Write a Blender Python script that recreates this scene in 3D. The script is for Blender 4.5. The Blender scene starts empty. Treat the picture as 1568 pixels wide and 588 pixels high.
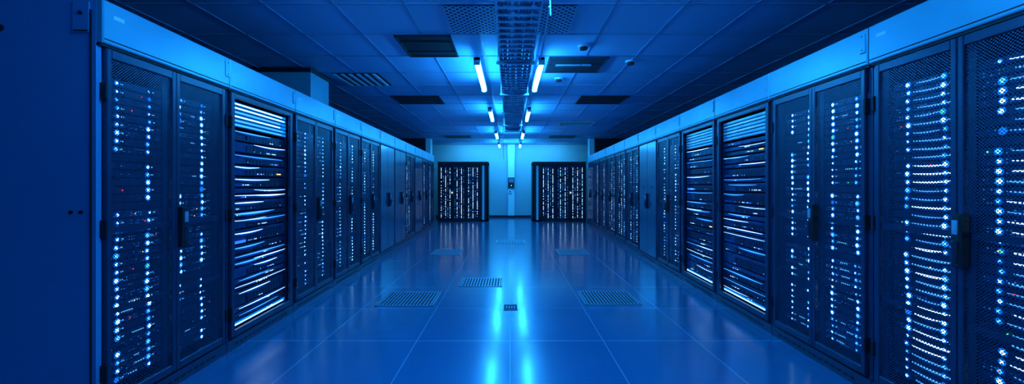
import bpy, math, random
from mathutils import Vector, Matrix
random.seed(7)
sc = bpy.context.scene
sc.view_settings.view_transform = 'Standard'
sc.view_settings.look = 'None'
COL = sc.collection

# ------------------------------------------------------------------ materials
def nmat(name):
    m = bpy.data.materials.new(name); m.use_nodes = True
    nt = m.node_tree; nt.nodes.clear()
    out = nt.nodes.new('ShaderNodeOutputMaterial')
    return m, nt, out

def paint(name, col, rough=0.4, metal=0.0, var=0.12, scale=6.0, bump=0.0, bscale=200, spec=0.5, rvar=0.0):
    m, nt, out = nmat(name)
    N = nt.nodes.new; L = nt.links.new
    b = N('ShaderNodeBsdfPrincipled')
    tc = N('ShaderNodeTexCoord'); nz = N('ShaderNodeTexNoise'); nz.inputs['Scale'].default_value = scale
    L(tc.outputs['Object'], nz.inputs['Vector'])
    cr = N('ShaderNodeValToRGB')
    cr.color_ramp.elements[0].position = .3; cr.color_ramp.elements[1].position = .7
    cr.color_ramp.elements[0].color = [c*(1-var) for c in col]+[1]
    cr.color_ramp.elements[1].color = [min(1, c*(1+var)) for c in col]+[1]
    L(nz.outputs['Fac'], cr.inputs['Fac']); L(cr.outputs['Color'], b.inputs['Base Color'])
    b.inputs['Roughness'].default_value = rough; b.inputs['Metallic'].default_value = metal
    b.inputs['Specular IOR Level'].default_value = spec
    if bump > 0:
        n2 = N('ShaderNodeTexNoise'); n2.inputs['Scale'].default_value = bscale
        L(tc.outputs['Object'], n2.inputs['Vector'])
        bp = N('ShaderNodeBump'); bp.inputs['Strength'].default_value = bump; bp.inputs['Distance'].default_value = .002
        L(n2.outputs['Fac'], bp.inputs['Height']); L(bp.outputs['Normal'], b.inputs['Normal'])
    L(b.outputs['BSDF'], out.inputs['Surface'])
    return m

def emit(name, col, s, sample=False):
    m, nt, out = nmat(name)
    e = nt.nodes.new('ShaderNodeEmission'); e.inputs['Color'].default_value = (*col, 1); e.inputs['Strength'].default_value = s
    nt.links.new(e.outputs[0], out.inputs['Surface'])
    if not sample:
        try: m.cycles.emission_sampling = 'NONE'
        except Exception: pass
    return m

def perf(name, col, p=0.016, th=0.05, axes=('X', 'Z'), rough=.35):
    m, nt, out = nmat(name); N = nt.nodes.new; L = nt.links.new
    tc = N('ShaderNodeTexCoord'); sp = N('ShaderNodeSeparateXYZ'); L(tc.outputs['Object'], sp.inputs[0])
    cs = []
    for a in axes:
        mu = N('ShaderNodeMath'); mu.operation = 'MULTIPLY'; mu.inputs[1].default_value = 2*math.pi/p
        L(sp.outputs[a], mu.inputs[0])
        c = N('ShaderNodeMath'); c.operation = 'COSINE'; L(mu.outputs[0], c.inputs[0]); cs.append(c)
    pr = N('ShaderNodeMath'); pr.operation = 'MULTIPLY'; L(cs[0].outputs[0], pr.inputs[0]); L(cs[1].outputs[0], pr.inputs[1])
    gt = N('ShaderNodeMath'); gt.operation = 'GREATER_THAN'; gt.inputs[1].default_value = th; L(pr.outputs[0], gt.inputs[0])
    b = N('ShaderNodeBsdfPrincipled'); b.inputs['Base Color'].default_value = (*col, 1); b.inputs['Roughness'].default_value = rough
    b.inputs['Metallic'].default_value = .3
    t = N('ShaderNodeBsdfTransparent'); mx = N('ShaderNodeMixShader')
    L(gt.outputs[0], mx.inputs[0]); L(b.outputs[0], mx.inputs[1]); L(t.outputs[0], mx.inputs[2]); L(mx.outputs[0], out.inputs['Surface'])
    return m

def tiled(name, px, py, ox, oy, col, gcol, gw, rough, var, bump=0.0, spec=.5, metal=0.0, coat=0.0):
    m, nt, out = nmat(name); N = nt.nodes.new; L = nt.links.new
    def M(op, a, b=None):
        n = N('ShaderNodeMath'); n.operation = op
        for i, v in enumerate((a, b)):
            if v is None: continue
            if isinstance(v, (int, float)): n.inputs[i].default_value = v
            else: L(v, n.inputs[i])
        return n.outputs[0]
    tc = N('ShaderNodeTexCoord'); sp = N('ShaderNodeSeparateXYZ'); L(tc.outputs['Object'], sp.inputs[0])
    u = M('DIVIDE', M('SUBTRACT', sp.outputs['X'], ox), px); v = M('DIVIDE', M('SUBTRACT', sp.outputs['Y'], oy), py)
    fu, fv = M('FRACT', u), M('FRACT', v)
    eu = M('MULTIPLY', M('MINIMUM', fu, M('SUBTRACT', 1.0, fu)), px)
    ev = M('MULTIPLY', M('MINIMUM', fv, M('SUBTRACT', 1.0, fv)), py)
    edge = M('LESS_THAN', M('MINIMUM', eu, ev), gw)
    cb = N('ShaderNodeCombineXYZ'); L(M('FLOOR', u), cb.inputs[0]); L(M('FLOOR', v), cb.inputs[1])
    wn = N('ShaderNodeTexWhiteNoise'); L(cb.outputs[0], wn.inputs['Vector'])
    f = M('ADD', 1-var, M('MULTIPLY', wn.outputs['Value'], 2*var))
    sc_ = N('ShaderNodeVectorMath'); sc_.operation = 'SCALE'; sc_.inputs[0].default_value = col; L(f, sc_.inputs['Scale'])
    mx = N('ShaderNodeMix'); mx.data_type = 'RGBA'; L(edge, mx.inputs[0]); L(sc_.outputs[0], mx.inputs[6]); mx.inputs[7].default_value = (*gcol, 1)
    b = N('ShaderNodeBsdfPrincipled'); L(mx.outputs[2], b.inputs['Base Color'])
    nz = N('ShaderNodeTexNoise'); nz.inputs['Scale'].default_value = 3; nz.inputs['Detail'].default_value = 6; L(tc.outputs['Object'], nz.inputs['Vector'])
    L(M('ADD', rough-.04, M('MULTIPLY', nz.outputs['Fac'], .08)), b.inputs['Roughness'])
    b.inputs['Specular IOR Level'].default_value = spec; b.inputs['Metallic'].default_value = metal
    if coat:
        b.inputs['Coat Weight'].default_value = coat; b.inputs['Coat Roughness'].default_value = .15
    if bump:
        n2 = N('ShaderNodeTexNoise'); n2.inputs['Scale'].default_value = 160; n2.inputs['Detail'].default_value = 2; L(tc.outputs['Object'], n2.inputs['Vector'])
        bp = N('ShaderNodeBump'); bp.inputs['Strength'].default_value = bump; bp.inputs['Distance'].default_value = .001
        L(n2.outputs['Fac'], bp.inputs['Height']); L(bp.outputs[0], b.inputs['Normal'])
    L(b.outputs[0], out.inputs['Surface'])
    return m

M_floor = tiled('floor_tiles', .78, .87, 0, 4.15-.87*10, (.02, .16, .34), (.24, .5, .7), .003, .21, .04, bump=.30, spec=1.0, coat=.9)
M_ceil = tiled('ceiling_tiles', .64, .72, -.32, 3.55-.72*20, (.24, .46, .72), (.10, .22, .38), .010, .55, .08)
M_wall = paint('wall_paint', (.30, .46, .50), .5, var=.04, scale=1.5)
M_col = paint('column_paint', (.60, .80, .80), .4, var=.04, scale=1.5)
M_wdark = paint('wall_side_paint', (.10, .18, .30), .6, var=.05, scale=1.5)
M_frame = paint('rack_powdercoat', (.020, .045, .10), .32, .2, bump=.1, bscale=400)
M_panel = paint('rack_side_panel', (.12, .34, .60), .42, .1, var=.06, scale=1.2)
M_cap = paint('rack_cap_steel', (.14, .46, .60), .32, .2, var=.08, scale=2)
M_black = paint('matte_black', (.004, .008, .016), .6)
M_solid = paint('rack_solid_door', (.035, .09, .18), .20, .3, var=.1, scale=2)
M_mesh = perf('perforated_door_steel', (.028, .07, .15), .016, -.04)
M_chas = paint('server_bezel', (.012, .035, .09), .3, .4, var=.3, scale=30)
M_chas2 = paint('server_bezel_blue', (.03, .10, .24), .22, .5, var=.3, scale=20)
M_metal = paint('galvanised_steel', (.36, .56, .70), .35, .5, var=.15, scale=12)
M_white = paint('white_plastic', (.7, .85, .9), .4, var=.03)
M_cable = paint('grey_cable', (.22, .36, .5), .45, var=.2, scale=15)
M_grey = paint('grey_plastic', (.12, .20, .30), .4)
M_bar = paint('ceiling_bar', (.14, .30, .48), .4)
M_fix = paint('fixture_housing', (.5, .7, .8), .4)
E_tube = emit('tube_light', (.025, .385, 1.0), 95, True)
E_led = emit('led_cyan', (.30, .78, 1.0), 9.0)
E_ledb = emit('led_cyan_soft', (.10, .50, 1.0), 3.0)
E_halo = emit('glow_halo', (.0, .20, 1.0), 1.5)  # painted glow around LEDs and bright streaks, not a lens
E_halo2 = emit('glow_halo_outer', (.0, .10, .9), .28)  # weaker outer part of the painted glow
E_dim = emit('led_dim', (.03, .26, .85), .75)
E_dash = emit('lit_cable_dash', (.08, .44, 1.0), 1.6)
E_blue = emit('led_blue', (.01, .08, 1.0), 3.5)
E_green = emit('led_green', (.1, 1.0, .35), 1.6)
E_red = emit('led_red', (1.0, .05, .03), 1.5)
E_amber = emit('led_amber', (1.0, .75, .25), 1.8)
E_white = emit('led_streak_white', (.50, .84, 1.0), 3.2)  # white LEDs, also bright streaks painted on server faces

# ------------------------------------------------------------------ mesh builder
class MB:
    def __init__(s): s.v = []; s.f = []; s.mi = []; s.mats = []
    def mid(s, m):
        if m not in s.mats: s.mats.append(m)
        return s.mats.index(m)
    def face(s, pts, m):
        n = len(s.v); s.v += [tuple(p) for p in pts]; s.f.append(tuple(range(n, n+len(pts)))); s.mi.append(s.mid(m))
    def box(s, x0, x1, y0, y1, z0, z1, m):
        n = len(s.v)
        s.v += [(x0,y0,z0),(x1,y0,z0),(x1,y1,z0),(x0,y1,z0),(x0,y0,z1),(x1,y0,z1),(x1,y1,z1),(x0,y1,z1)]
        k = s.mid(m)
        for f in ((0,3,2,1),(4,5,6,7),(0,1,5,4),(1,2,6,5),(2,3,7,6),(3,0,4,7)):
            s.f.append(tuple(n+i for i in f)); s.mi.append(k)
    def cbox(s, x0, x1, y0, y1, z0, z1, m, c=.006):
        n = len(s.v)
        s.v += [(x0+c,y0,z0+c),(x1-c,y0,z0+c),(x1-c,y0,z1-c),(x0+c,y0,z1-c),
                (x0,y0+c,z0),(x1,y0+c,z0),(x1,y0+c,z1),(x0,y0+c,z1),
                (x0,y1,z0),(x1,y1,z0),(x1,y1,z1),(x0,y1,z1)]
        k = s.mid(m)
        for f in ((0,1,2,3),(4,5,1,0),(5,6,2,1),(6,7,3,2),(7,4,0,3),(8,9,5,4),(9,10,6,5),(10,11,7,6),(11,8,4,7),(11,10,9,8)):
            s.f.append(tuple(n+i for i in f)); s.mi.append(k)
    def dot(s, x, y, z, r, m, n=8):
        s.face([(x+r*math.cos(2*math.pi*i/n), y, z+r*math.sin(2*math.pi*i/n)) for i in range(n)], m)
    def q(s, x0, x1, y, z0, z1, m):
        s.face([(x0,y,z0),(x1,y,z0),(x1,y,z1),(x0,y,z1)], m)
    def ribbon(s, xs, xe, y, zc, sl, sag, hh, m, n=10, taper=.75):
        for t in range(n):
            f0, f1 = t/n, (t+1)/n
            a0 = zc+sl*f0-sag*math.sin(math.pi*f0); a1 = zc+sl*f1-sag*math.sin(math.pi*f1)
            t0 = hh*(1-taper+taper*math.sin(math.pi*f0)); t1 = hh*(1-taper+taper*math.sin(math.pi*f1))
            X0, X1 = xs+(xe-xs)*f0, xs+(xe-xs)*f1
            s.face([(X0, y, a0-t0), (X1, y, a1-t1), (X1, y, a1+t1), (X0, y, a0+t0)], m)
    def tube(s, pts, r, m, n=6, caps=True):
        rings = []
        pts = [Vector(p) for p in pts]
        for i, p in enumerate(pts):
            d = (pts[min(i+1, len(pts)-1)]-pts[max(i-1, 0)]).normalized()
            a = d.orthogonal().normalized() if abs(d.z) > .99 else d.cross(Vector((0,0,1))).normalized()
            b = d.cross(a)
            k = len(s.v)
            for j in range(n):
                t = 2*math.pi*j/n; s.v.append(tuple(p+a*r*math.cos(t)+b*r*math.sin(t)))
            rings.append(k)
        mi = s.mid(m)
        for i in range(len(rings)-1):
            for j in range(n):
                s.f.append((rings[i]+j, rings[i]+(j+1)%n, rings[i+1]+(j+1)%n, rings[i+1]+j)); s.mi.append(mi)
        if caps:
            s.f.append(tuple(rings[0]+j for j in range(n))); s.mi.append(mi)
            s.f.append(tuple(rings[-1]+j for j in reversed(range(n)))); s.mi.append(mi)
    def obj(s, name, parent=None, mat=None):
        me = bpy.data.meshes.new(name); me.from_pydata(s.v, [], s.f)
        for m in s.mats: me.materials.append(m)
        me.polygons.foreach_set('material_index', s.mi); me.update()
        o = bpy.data.objects.new(name, me); COL.objects.link(o)
        if parent: o.parent = parent
        return o

def empty(name, loc=(0,0,0), rz=0):
    e = bpy.data.objects.new(name, None); e.empty_display_size = .2; COL.objects.link(e)
    e.location = loc; e.rotation_euler = (0, 0, rz); return e

# ------------------------------------------------------------------ room shell
H = 2.95; XW = 4.6; Y0 = -2.6; Y1 = 15.9
def shell(name, *a):
    b = MB(); b.box(*a); return b.obj(name)
shell('floor', -XW, XW, Y0, Y1, -.1, 0, M_floor)
shell('ceiling', -XW, XW, Y0, Y1, H, H+.1, M_ceil)
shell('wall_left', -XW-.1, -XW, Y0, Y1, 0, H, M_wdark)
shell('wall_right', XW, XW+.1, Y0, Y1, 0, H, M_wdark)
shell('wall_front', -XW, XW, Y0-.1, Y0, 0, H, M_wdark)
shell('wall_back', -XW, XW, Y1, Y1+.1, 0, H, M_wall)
shell('baseboard_back', -3, 3, Y1-.015, Y1, 0, .09, M_black)

b = MB()
x = -.32-.64*6
while x < XW:
    b.box(x-.009, x+.009, Y0, Y1, H-.006, H, M_bar); x += .64
y = 3.55-.72*8
while y < Y1:
    b.box(-XW, XW, y-.009, y+.009, H-.007, H, M_bar); y += .72
b.obj('ceiling_grid')

# ------------------------------------------------------------------ racks
RD = 1.1
def leds_mesh_leaf(b, x0, x1, yf, z0, z1, rnd, style, near):
    w = x1-x0; U = .0465
    n = int((z1-z0)/U)
    base1 = .22+.05*rnd.random(); base2 = .70+.06*rnd.random()
    i = 0; plan = []
    while len(plan) < n:
        ln = rnd.randint(3, 9); kind = rnd.choice('AAABBCD')
        o1, o2 = rnd.uniform(-.02, .02), rnd.uniform(-.02, .02)
        plan += [(kind, base1+o1, base2+o2)]*ln
        if rnd.random() < .4: plan.append(('0', 0, 0))
    for i in range(n):
        kind, f1, f2 = plan[i]; c1, c2 = x0+w*f1, x0+w*f2
        z = z0+(i+.5)*U
        b.cbox(x0+.005, x1-.005, yf, yf+.05, z-U*.46, z+U*.46, M_chas if kind != 'C' else M_chas2, .004)
        y = yf-.003
        if kind == '0': continue
        # port rows
        step = .015 if kind in 'AC' else .022
        if rnd.random() < .85:
            for zz in ((z-.008, z+.008) if kind in 'AC' else (z,)):
                xx = x0+.03
                while xx < x1-.03:
                    if rnd.random() < (.65 if kind in 'AC' else .35): b.q(xx, xx+.007, y, zz-.003, zz+.002, E_dim if rnd.random() < .5 else E_halo2)
                    xx += step
        for ci, cx in enumerate((c1, c2)):
            if kind == 'D' and ci == 0 and style == 0: continue
            if rnd.random() < .94:
                jx = cx+rnd.uniform(-.004, .004); r = rnd.choice((.008, .009, .011, .012)) if kind in 'AD' else rnd.choice((.006, .007, .008))
                q_ = rnd.random()
                mm = E_led if q_ < .66 else (E_ledb if q_ < .92 else rnd.choice((E_blue, E_white, E_green)))
                b.dot(jx, y-.004, z, r, mm)
                b.dot(jx, y-.0025, z, r*1.7, E_halo)  # bloom around the LED, put in as emissive discs
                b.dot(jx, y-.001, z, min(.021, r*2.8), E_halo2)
                if style == 0 and rnd.random() < .6:
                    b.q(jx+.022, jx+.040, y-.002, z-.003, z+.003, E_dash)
        if rnd.random() < .2:
            xx = rnd.uniform(x0+.03, x1-.03); b.dot(xx, y-.005, z, .005, rnd.choice((E_green, E_red, E_red, E_amber)))
        if style == 1:
            L = rnd.uniform(.14, .26); xs = c1+.03 if rnd.random() < .5 else c1+.05
            L = min(L, x1-.01-xs)
            b.ribbon(xs, xs+L, y-.004, z, rnd.uniform(-.005, .005), .005, rnd.uniform(.003, .006), E_dash if rnd.random() < .7 else E_white, 6, .5)  # lit cable, its brightness put in as emission
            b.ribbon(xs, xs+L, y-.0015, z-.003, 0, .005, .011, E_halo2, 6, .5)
        elif rnd.random() < (.6 if kind == 'C' else .25):
            xs = rnd.uniform(c1+.03, c2-.08); b.q(xs, xs+rnd.uniform(.03, .08), y-.001, z-.003, z+.003, E_dash)

def handle(b, x, z):
    b.cbox(x-.022, x+.022, -.062, -.02, z-.13, z+.13, M_black, .008)
    b.cbox(x-.013, x+.013, -.068, -.06, z+.03, z+.10, M_metal, .002)
    b.cbox(x-.012, x+.012, -.085, -.06, z-.10, z+.0, M_frame, .006)
    b.dot(x, -.0865, z-.03, .006, M_metal)

def make_rack(kind, loc, rz, w, seed, style=0, lit=1.0, panel_side=None):
    rnd = random.Random(seed)
    e = empty('server_rack', loc, rz)
    zt = 2.04
    b = MB(); t = .03
    for xa, xb in ((.002, t), (w-t, w-.002)):
        b.box(xa, xb, 0, RD, .0, 2.27, M_panel if (panel_side and ((panel_side > 0) == (xa > .5))) else M_frame)
    b.box(t, w-t, RD-.02, RD, .0, 2.27, M_frame)
    b.box(t, w-t, 0, RD, 2.22, 2.27, M_frame)
    b.box(t, w-t, 0, RD, 0.02, .10, M_black)
    b.box(.002, w-.002, -.012, 0, 0.0, .085, M_frame)
    for k in range(14):
        xx = .1+k*(w-.2)/14; b.box(xx, xx+.03, -.015, -.012, .03, .045, M_black)
    b.box(t, t+.035, .03, .07, .1, zt, M_frame); b.box(w-t-.035, w-t, .03, .07, .1, zt, M_frame)
    if panel_side:
        for yy in (.075, .125):
            b.tube([(.003, yy, 1.16), (-.004, yy, 1.16)], .010, M_black, 10)
        b.box(-.004, .003, .02, .026, .05, 2.22, M_black)
        b.box(-.006, .003, .03, .11, 2.10, 2.26, M_panel); b.box(-.007, -.005, .034, .106, 2.104, 2.112, M_black)
        b.tube([(-.005, .07, 2.2), (-.012, .07, 2.2)], .010, M_black, 10)
        b.tube([(.003, .48, 2.12), (-.008, .48, 2.12)], .018, M_black, 12)
    b.obj('cabinet_frame', e)
    b = MB()
    b.cbox(.003, w-.003, -.035, .06, zt+.012, 2.28, M_cap, .006)
    b.box(.004, w-.004, -.02, .05, zt-.002, zt+.012, M_black)
    b.box(.01, w-.01, -.037, -.034, zt+.03, zt+.036, M_black)
    b.cbox(w-.05, w-.012, -.043, -.03, 2.13, 2.25, M_cap, .004)
    b.dot(w-.03, -.044, 2.15, .005, M_black); b.dot(w-.03, -.044, 2.235, .005, M_black)
    b.q(.06, .12, -.0365, 2.195, 2.215, M_white)
    b.obj('top_cap', e)
    z0, z1 = .10, zt-.006
    if kind == 'M':
        mid = w/2
        for li, (xa, xb) in enumerate(((.035, mid-.002), (mid+.002, w-.035))):
            b = MB(); fr = .028
            b.cbox(xa, xa+fr, -.024, 0, z0, z1, M_frame, .004); b.cbox(xb-fr, xb, -.024, 0, z0, z1, M_frame, .004)
            b.cbox(xa+fr, xb-fr, -.023, 0, z0, z0+.05, M_frame, .004); b.cbox(xa+fr, xb-fr, -.023, 0, z1-.05, z1, M_frame, .004)
            b.box(xa+fr, xb-fr, -.008, -.002, 1.04, 1.075, M_frame)
            b.box(xa+fr, xb-fr, -.008, -.002, .60, .63, M_frame)
            for zz in (.3, 1.07, 1.8):
                xo = xa-.014 if li == 0 else xb
                b.cbox(xo, xo+.014, -.034, 0, zz-.045, zz+.045, M_black, .003)
            b.obj('door_leaf_frame_%d' % (li+1), e)
            b = MB(); b.q(xa+fr, xb-fr, -.012, z0+.05, z1-.05, M_mesh); b.obj('door_mesh_%d' % (li+1), e)
        b = MB(); handle(b, mid+.03, 1.03); b.obj('door_handle', e)
        b = MB()
        leds_mesh_leaf(b, .07, mid-.02, .05, z0+.08, z1-.12, rnd, style, 1)
        leds_mesh_leaf(b, mid+.02, w-.07, .05, z0+.08, z1-.12, rnd, style, 1)
        b.box(mid-.02, mid+.02, .05, .09, z0, z1, M_frame)
        b.obj('server_stack', e)
    elif kind == 'P':
        b = MB(); mid = w/2
        for xa, xb in ((.035, mid-.002), (mid+.002, w-.035)):
            b.cbox(xa, xb, -.024, 0, z0, z1, M_solid, .006)
            for k in range(2):
                xx = (xa+xb)/2-.03+k*.06; b.box(xx, xx+.012, -.026, -.023, 1.25, 1.29, M_black)
        handle(b, mid+.03, 1.03)
        b.obj('solid_doors', e)
    elif kind == 'S':
        b = MB()
        b.cbox(.035, .075, -.024, 0, z0, z1, M_frame, .004); b.cbox(w-.075, w-.035, -.024, 0, z0, z1, M_frame, .004)
        b.cbox(.075, w-.075, -.023, 0, z0, z0+.05, M_frame, .004); b.cbox(.075, w-.075, -.023, 0, z1-.04, z1, M_frame, .004)
        for zz in (.3, 1.07, 1.8): b.cbox(.021, .035, -.034, 0, zz-.045, zz+.045, M_black, .003)
        b.obj('open_door_frame', e)
        b = MB(); xa, xb = .08, w-.08
        zz = z1-.05
        for k in range(6):
            zz -= .034
            b.cbox(xa, xb, .02, .06, zz, zz+.028, M_metal, .004)
            if lit > .8:
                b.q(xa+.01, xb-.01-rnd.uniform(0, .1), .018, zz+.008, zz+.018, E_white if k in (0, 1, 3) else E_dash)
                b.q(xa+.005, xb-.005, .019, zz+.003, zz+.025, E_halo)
            elif k in (1, 3):
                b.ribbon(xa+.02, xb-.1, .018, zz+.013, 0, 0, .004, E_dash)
        z = zz-.02
        while z > z0+.12:
            h = rnd.choice((.045, .09, .09, .075, .12))
            b.cbox(xa, xb, .03, .10, z-h, z-.004, M_chas2 if rnd.random() < .6 else M_chas, .005)
            y = .026
            # drive bays along the face
            if h > .07:
                for k in range(12):
                    xx = xa+.22+k*.045
                    if xx < xb-.05:
                        b.box(xx, xx+.038, .024, .03, z-h+.012, z-.028, M_chas)
                        if rnd.random() < .4: b.q(xx+.005, xx+.012, .0235, z-h+.016, z-h+.022, E_dim if rnd.random() < .6 else E_ledb)
            for _ in range(rnd.choice((1, 1, 1, 2)) if rnd.random() < lit else 0):
                xs = xa+.01+rnd.choice((0, 0, 0, .1, .3)); xe = min(xb-.01, xs+rnd.uniform(.35, .85)); sag = rnd.uniform(0, .008); sl = rnd.uniform(-.003, .003)
                zc = z-.010-rnd.uniform(0, h*.15); hh = rnd.uniform(.0015, .0042)*(.75+.25*lit)
                b.ribbon(xs, xe, y-.006, zc, sl, sag, hh, rnd.choice((E_dash, E_white, E_white)) if lit > .8 else rnd.choice((E_dash, E_dash, E_white)))  # highlight streaks and lit cables painted as emissive ribbons
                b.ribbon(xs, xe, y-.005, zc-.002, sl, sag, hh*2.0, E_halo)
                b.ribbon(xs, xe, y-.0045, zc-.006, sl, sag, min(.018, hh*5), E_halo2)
            xs = xa+rnd.uniform(.05, .6)
            for k in range(rnd.randint(3, 9)):
                b.q(xs+k*.018, xs+k*.018+.009, y-.007, z-h+.015, z-h+.022, rnd.choice((E_white, E_white, E_dash, E_blue, E_dim)))
            if rnd.random() < .12: b.q(xb-.16, xb-.09, y-.007, z-h+.02, z-h+.030, E_amber)
            if rnd.random() < .35: b.q(xa+.03, xa+.20, y-.003, z-h+.008, z-h+.03, E_blue if rnd.random() < .3 else E_halo2)
            z -= h+.006
        b.q(xa+.02, xb-.05, .020, z0+.065, z0+.075, E_white); b.q(xa+.02, xb-.02, .022, z0+.058, z0+.09, E_halo)
        b.obj('server_stack', e)
    return e

kL, kR = .032, .037
aL, aR = math.atan(kL), math.atan(kR)
seqL = ['M','S','M','M','M','P','P','M','P','M','M']
d = 2.05; pitch = .98
for i, k in enumerate(seqL):
    make_rack(k, (-(2.103+kL*d), d, 0), math.pi/2+aL, pitch/math.cos(aL)-.003, 100+i, 0, 1.0, panel_side=-1 if i == 0 else None)
    d += pitch
seqR = ['M','M','M','S','S','M','P','M','M','M','M','M','P']
d = 1.45-.98; 
for i, k in enumerate(seqR):
    d1 = d+pitch
    make_rack(k, (2.165+kR*d1, d1, 0), -math.pi/2-aR, pitch/math.cos(aR)-.003, 300+i, 1 if i < 2 else 0, .65)
    d = d1

# ------------------------------------------------------------------ far cabinets
def far_cab(x0, x1, y, inner, seed):
    rnd = random.Random(seed)
    e = empty('network_cabinet', (x0, y, 0)); w = x1-x0; b = MB(); hh = 2.16
    b.box(0, .03, 0, .9, 0, hh, M_black); b.box(w-.03, w, 0, .9, 0, hh, M_black)
    b.box(0, w, .87, .9, 0, hh, M_black); b.box(0, w, 0, .9, 0, .06, M_black)
    b.box(0, w, -.03, .9, hh-.13, hh, M_black)
    pw = .30
    px = w-pw if inner > 0 else 0
    b.box(px, px+pw, 0, .06, 0, hh-.12, M_black)
    if inner > 0: b.box(px+.09, px+.17, -.012, 0, .05, hh-.14, M_col)
    else: b.box(px+.13, px+.21, -.012, 0, .05, hh-.14, M_col)
    b.obj('cabinet_frame', e)
    xs0, xs1 = (.03, w-pw) if inner > 0 else (pw, w-.03)
    n = 3; lw = (xs1-xs0)/n
    b = MB()
    for k in range(n):
        xa = xs0+k*lw
        b.cbox(xa, xa+.03, -.02, .02, .06, hh-.13, M_black, .004); b.cbox(xa+lw-.03, xa+lw, -.02, .02, .06, hh-.13, M_black, .004)
        b.box(xa+.025, xa+lw-.025, .05, .07, .06, hh-.13, M_chas)
        for ci, cx in enumerate((.18, .34, .5, .66, .82)):
            z = .12; on = ci % 2 == k % 2
            while z < hh-.2:
                if rnd.random() < (.85 if on else .5):
                    hw = .009 if on else .006
                    b.q(xa+lw*cx-hw, xa+lw*cx+hw, .045, z, z+.020, rnd.choice((E_dash, E_white, E_white)) if on else rnd.choice((E_dim, E_dash)))
                z += .045
    mx_ = xs0+lw*(1 if inner > 0 else 2)
    b.cbox(mx_-.05, mx_+.05, -.05, 0, .98, 1.10, M_metal, .01); b.dot(mx_, -.052, 1.04, .025, E_amber)
    b.obj('cabinet_doors', e)
far_cab(-2.62, -.80, 14.2, 1, 1)
far_cab(.82, 2.75, 14.2, -1, 2)

for i, sx in enumerate((-1, 1)):
    b = MB(); xa, xb = sorted((sx*2.97, sx*4.1))
    b.cbox(xa, xb, 13.7, 14.9, 0, H-.008, M_black, .02)
    for k in range(12): b.box(xa+.1, xb-.1, 13.69, 13.7, .3+k*.12, .34+k*.12, M_grey)
    b.obj('air_conditioning_unit')
    b = MB(); xa, xb = sorted((sx*2.78, sx*2.95))
    b.box(xa, xb, 13.7, 14.0, 0, H-.008, M_col); b.box(xa-.01, xb+.01, 13.69, 14.01, 0, .1, M_black); b.obj('pilaster_%d' % (i+1))  # pale full-height pilaster with a black base

b = MB(); b.box(-.09, .19, Y1-.12, Y1, 0, H-.008, M_col); b.box(-.095, .195, Y1-.13, Y1-.115, 0, .09, M_black)
b.box(-.095, -.075, Y1-.125, Y1-.115, .09, H-.01, M_metal); b.box(.175, .195, Y1-.125, Y1-.115, .09, H-.01, M_metal)
b.obj('wall_column')
b = MB(); b.cbox(-.08, .17, Y1-.18, Y1-.12, 1.2, 1.62, M_black, .01); b.cbox(-.05, .14, Y1-.185, Y1-.178, 1.42, 1.58, M_grey, .004)
b.dot(.05, Y1-.187, 1.3, .012, E_led); b.obj('control_panel')
b = MB(); b.cbox(-.06, .06, Y1-.16, Y1-.12, 1.0, 1.13, M_white, .006); b.q(-.03, .03, Y1-.162, 1.04, 1.09, M_black); b.obj('thermostat')

b = MB(); b.box(-3.8, -2.8, 5.5, 6.05, 2.285, H-.06, M_cap); b.box(-3.86, -2.78, 5.46, 6.1, H-.06, H-.008, M_black); b.obj('ventilation_shaft')

# ------------------------------------------------------------------ ceiling fixtures
def tube_light(x, y0, y1):
    e = empty('linear_light_fixture', (x, (y0+y1)/2, 0)); L = (y1-y0)/2
    z = 2.80; b = MB()
    b.box(-.035, .035, -L, L, z+.012, z+.045, M_fix)
    for yy in (-L, L-.02): b.box(-.038, .038, yy, yy+.02, z-.045, z+.045, M_fix)
    for yy in (-L*.7, L*.7): b.tube([(0, yy, z+.04), (0, yy, H)], .004, M_metal)
    b.obj('housing', e)
    b = MB(); b.tube([(0, -L+.02, z-.016), (0, L-.02, z-.016)], .034, E_tube, 12); b.obj('tube', e)
for (ya, yb) in ((-2.3, -1.7), (1.2, 2.95), (4.72, 6.1), (7.75, 8.95), (11.0, 12.3), (14.0, 15.1)):
    for sx in (-.40, .38): tube_light(sx, ya, yb)

# cable tray
e = empty('cable_tray', (0, 0, 0)); b = MB()
zt = 2.68; ya, yb = -2.0, 9.6; xa, xb = -.12, .25
for xx in (xa, xb-.012):
    b.box(xx, xx+.012, ya, yb, zt, zt+.09, M_metal)
y = ya+.1
while y < yb:
    b.box(xa+.012, xb-.012, y, y+.04, zt+.005, zt+.02, M_metal); y += .13
y = ya+.35
while y < yb:
    for xx in (xa-.012, xb+.012):
        b.tube([(xx, y, zt-.03), (xx, y, H)], .005, M_metal)
    b.box(xa-.03, xb+.03, y-.015, y+.015, zt-.035, zt-.004, M_metal); y += 1.5
b.obj('tray_frame', e)
b = MB(); rnd = random.Random(3)
for k in range(13):
    x0 = xa+.03+k*.026; ph = rnd.uniform(0, 6)
    pts = [(x0+.008*math.sin(ph+t*.9), ya+(yb-ya)*t/30, zt+.034+.008*math.sin(ph*2+t*1.7)) for t in range(31)]
    b.tube(pts, .013, rnd.choice((M_cable, M_cable, M_cable, M_white, M_grey)), 6)
b.obj('cables', e)
b = MB()
b.box(xa-.02, xb+.02, yb-.0, yb+.25, zt-.04, zt+.14, M_metal); b.box(xa+.04, xb-.04, yb-.01, yb, zt, zt+.1, M_black)
b.tube([(xa-.05, yb+.1, H-.0), (xa-.055, yb+.1, 2.5), (xa-.045, yb+.1, 1.95)], .008, M_white)
pts = [(xb+.05+.012*math.sin(t*1.3), 3+t*.5, 2.62+.05*math.cos(t*1.57)) for t in range(14)]
b.tube(pts, .007, M_white)
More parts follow.
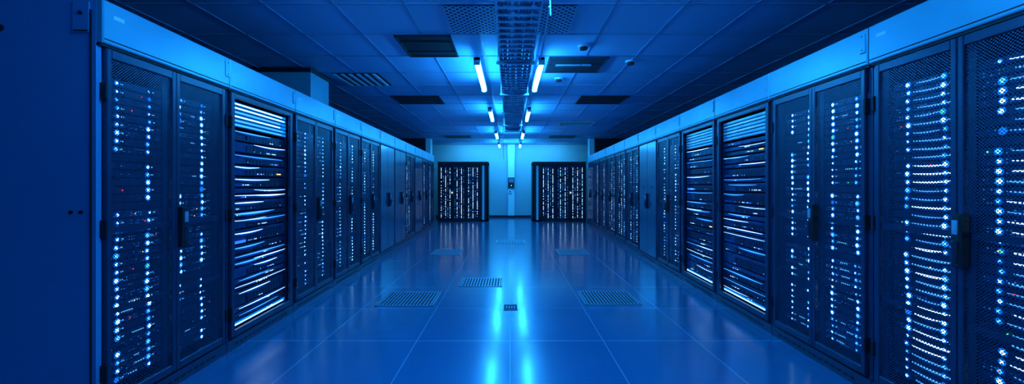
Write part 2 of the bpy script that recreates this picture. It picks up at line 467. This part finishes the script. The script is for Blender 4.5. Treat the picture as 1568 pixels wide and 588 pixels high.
b.tube([(xb+.06, 3, 2.6), (xb+.05, 3, H)], .006, M_white)
b.obj('end_box', e)

def vent(x0, x1, y0, y1, n=5, mat=M_black, sl=M_grey, name='ceiling_vent'):
    b = MB(); z = H-.008
    b.box(x0, x1, y0, y1, z-.004, z, mat)
    f = .02
    for a in ((x0, x1, y0, y0+f), (x0, x1, y1-f, y1), (x0, x0+f, y0, y1), (x1-f, x1, y0, y1)): b.box(*a, z-.014, z-.004, sl)
    for k in range(n):
        yy = y0+f+(y1-y0-2*f)*(k+.5)/n
        b.box(x0+f, x1-f, yy-.01, yy+.01, z-.012, z-.004, sl)
    b.obj(name)
vent(-1.27, -.65, 4.28, 4.98, 2, M_black, M_black)
vent(-2.2, -1.3, 7.16, 7.85, 3, M_black, M_black)
vent(1.3, 2.2, 7.16, 7.85, 3, M_black, M_black)
vent(.5, 1.27, 5.0, 5.68, 1, M_black, M_frame)
vent(1.3, 2.2, 10.05, 10.7, 4, M_black, M_fix)
vent(1.3, 2.2, 12.9, 13.5, 2, M_black, M_frame)
vent(-2.2, -1.3, 12.9, 13.5, 2, M_black, M_frame)
b = MB(); b.box(.62, 1.1, 5.30, 5.36, H-.02, H-.012, M_ceil); b.obj('slot_diffuser')
b = MB(); z = H-.008
b.box(-2.62, -1.93, 5.72, 6.42, z-.004, z, M_black)
for k in range(6):
    xx = -2.6+k*.115; b.box(xx, xx+.045, 5.74, 6.40, z-.02, z-.004, M_fix)
b.obj('louvre_vent')
M_ptile = perf('perforated_ceiling_tile', (.30, .50, .70), .07, .25, ('X', 'Y'), .5)
for xa_, xb_ in ((-.64, -.02), (.02, .64)):
    b = MB(); b.box(xa_+.02, xb_-.02, 3.58, 4.22, H-.010, H-.007, M_black); 
    b.face([(xa_+.01, 3.57, H-.014), (xb_-.01, 3.57, H-.014), (xb_-.01, 4.23, H-.014), (xa_+.01, 4.23, H-.014)], M_ptile)
    b.obj('perforated_ceiling_panel')
for (x, y) in ((.87, 4.63), (.75, 6.04), (1.6, 5.2)):
    b = MB(); b.tube([(x, y, H), (x, y, H-.02)], .07, M_fix, 20); b.tube([(x, y, H-.02), (x, y, H-.045)], .045, M_black, 20); b.obj('smoke_detector')

def grate(x0, x1, y0, y1, n=16):
    b = MB(); b.box(x0, x1, y0, y1, 0, .003, M_black); f = .018
    for a in ((x0, x1, y0, y0+f), (x0, x1, y1-f, y1), (x0, x0+f, y0, y1), (x1-f, x1, y0, y1)): b.box(*a, .003, .006, M_metal)
    for k in range(n):
        xx = x0+f+(x1-x0-2*f)*(k+.5)/n; b.box(xx-.009, xx+.009, y0+f, y1-f, .003, .006, M_metal)
    b.obj('floor_grate')
grate(-1.46, -.83, 4.22, 4.78); grate(.82, 1.44, 4.26, 4.82)
grate(-.66, -.1, 5.03, 5.5, 14); grate(-1.5, -.95, 7.3, 7.95); grate(.92, 1.5, 7.3, 7.95); grate(-.32, .34, 8.75, 9.3)
b = MB(); b.box(-.07, .08, 4.08, 4.26, 0, .006, M_metal); b.box(-.064, .074, 4.087, 4.253, .006, .008, M_black)
for k in range(4): b.box(-.045+k*.028, -.03+k*.028, 4.11, 4.2, .008, .010, M_grey)
b.obj('floor_outlet_box')

def area(name, loc, rot, sx, sy, power, col=(.03, .36, 1.0)):
    l = bpy.data.lights.new(name, 'AREA'); l.shape = 'RECTANGLE'; l.size = sx; l.size_y = sy; l.energy = power; l.color = col
    o = bpy.data.objects.new(name, l); COL.objects.link(o); o.location = loc; o.rotation_euler = rot; return o
area('back_wall_fill_light', (0, 15.0, H-.05), (math.radians(35), 0, 0), 4.5, .15, 60, (.06, .5, 1.0))  # added fill lamp to brighten the back wall, no fixture modelled

w = bpy.data.worlds.new('World'); sc.world = w; w.use_nodes = True
w.node_tree.nodes['Background'].inputs[0].default_value = (.01, .06, .2, 1); w.node_tree.nodes['Background'].inputs[1].default_value = .3

cam = bpy.data.cameras.new('camera'); co = bpy.data.objects.new('camera', cam); COL.objects.link(co)
co.location = (0, 0, 1.3); co.rotation_euler = (math.pi/2, 0, 0)
cam.sensor_width = 36; cam.lens = 600/1568*36; cam.shift_x = 3/1568; cam.shift_y = -10/1568; cam.clip_start = .05
sc.camera = co
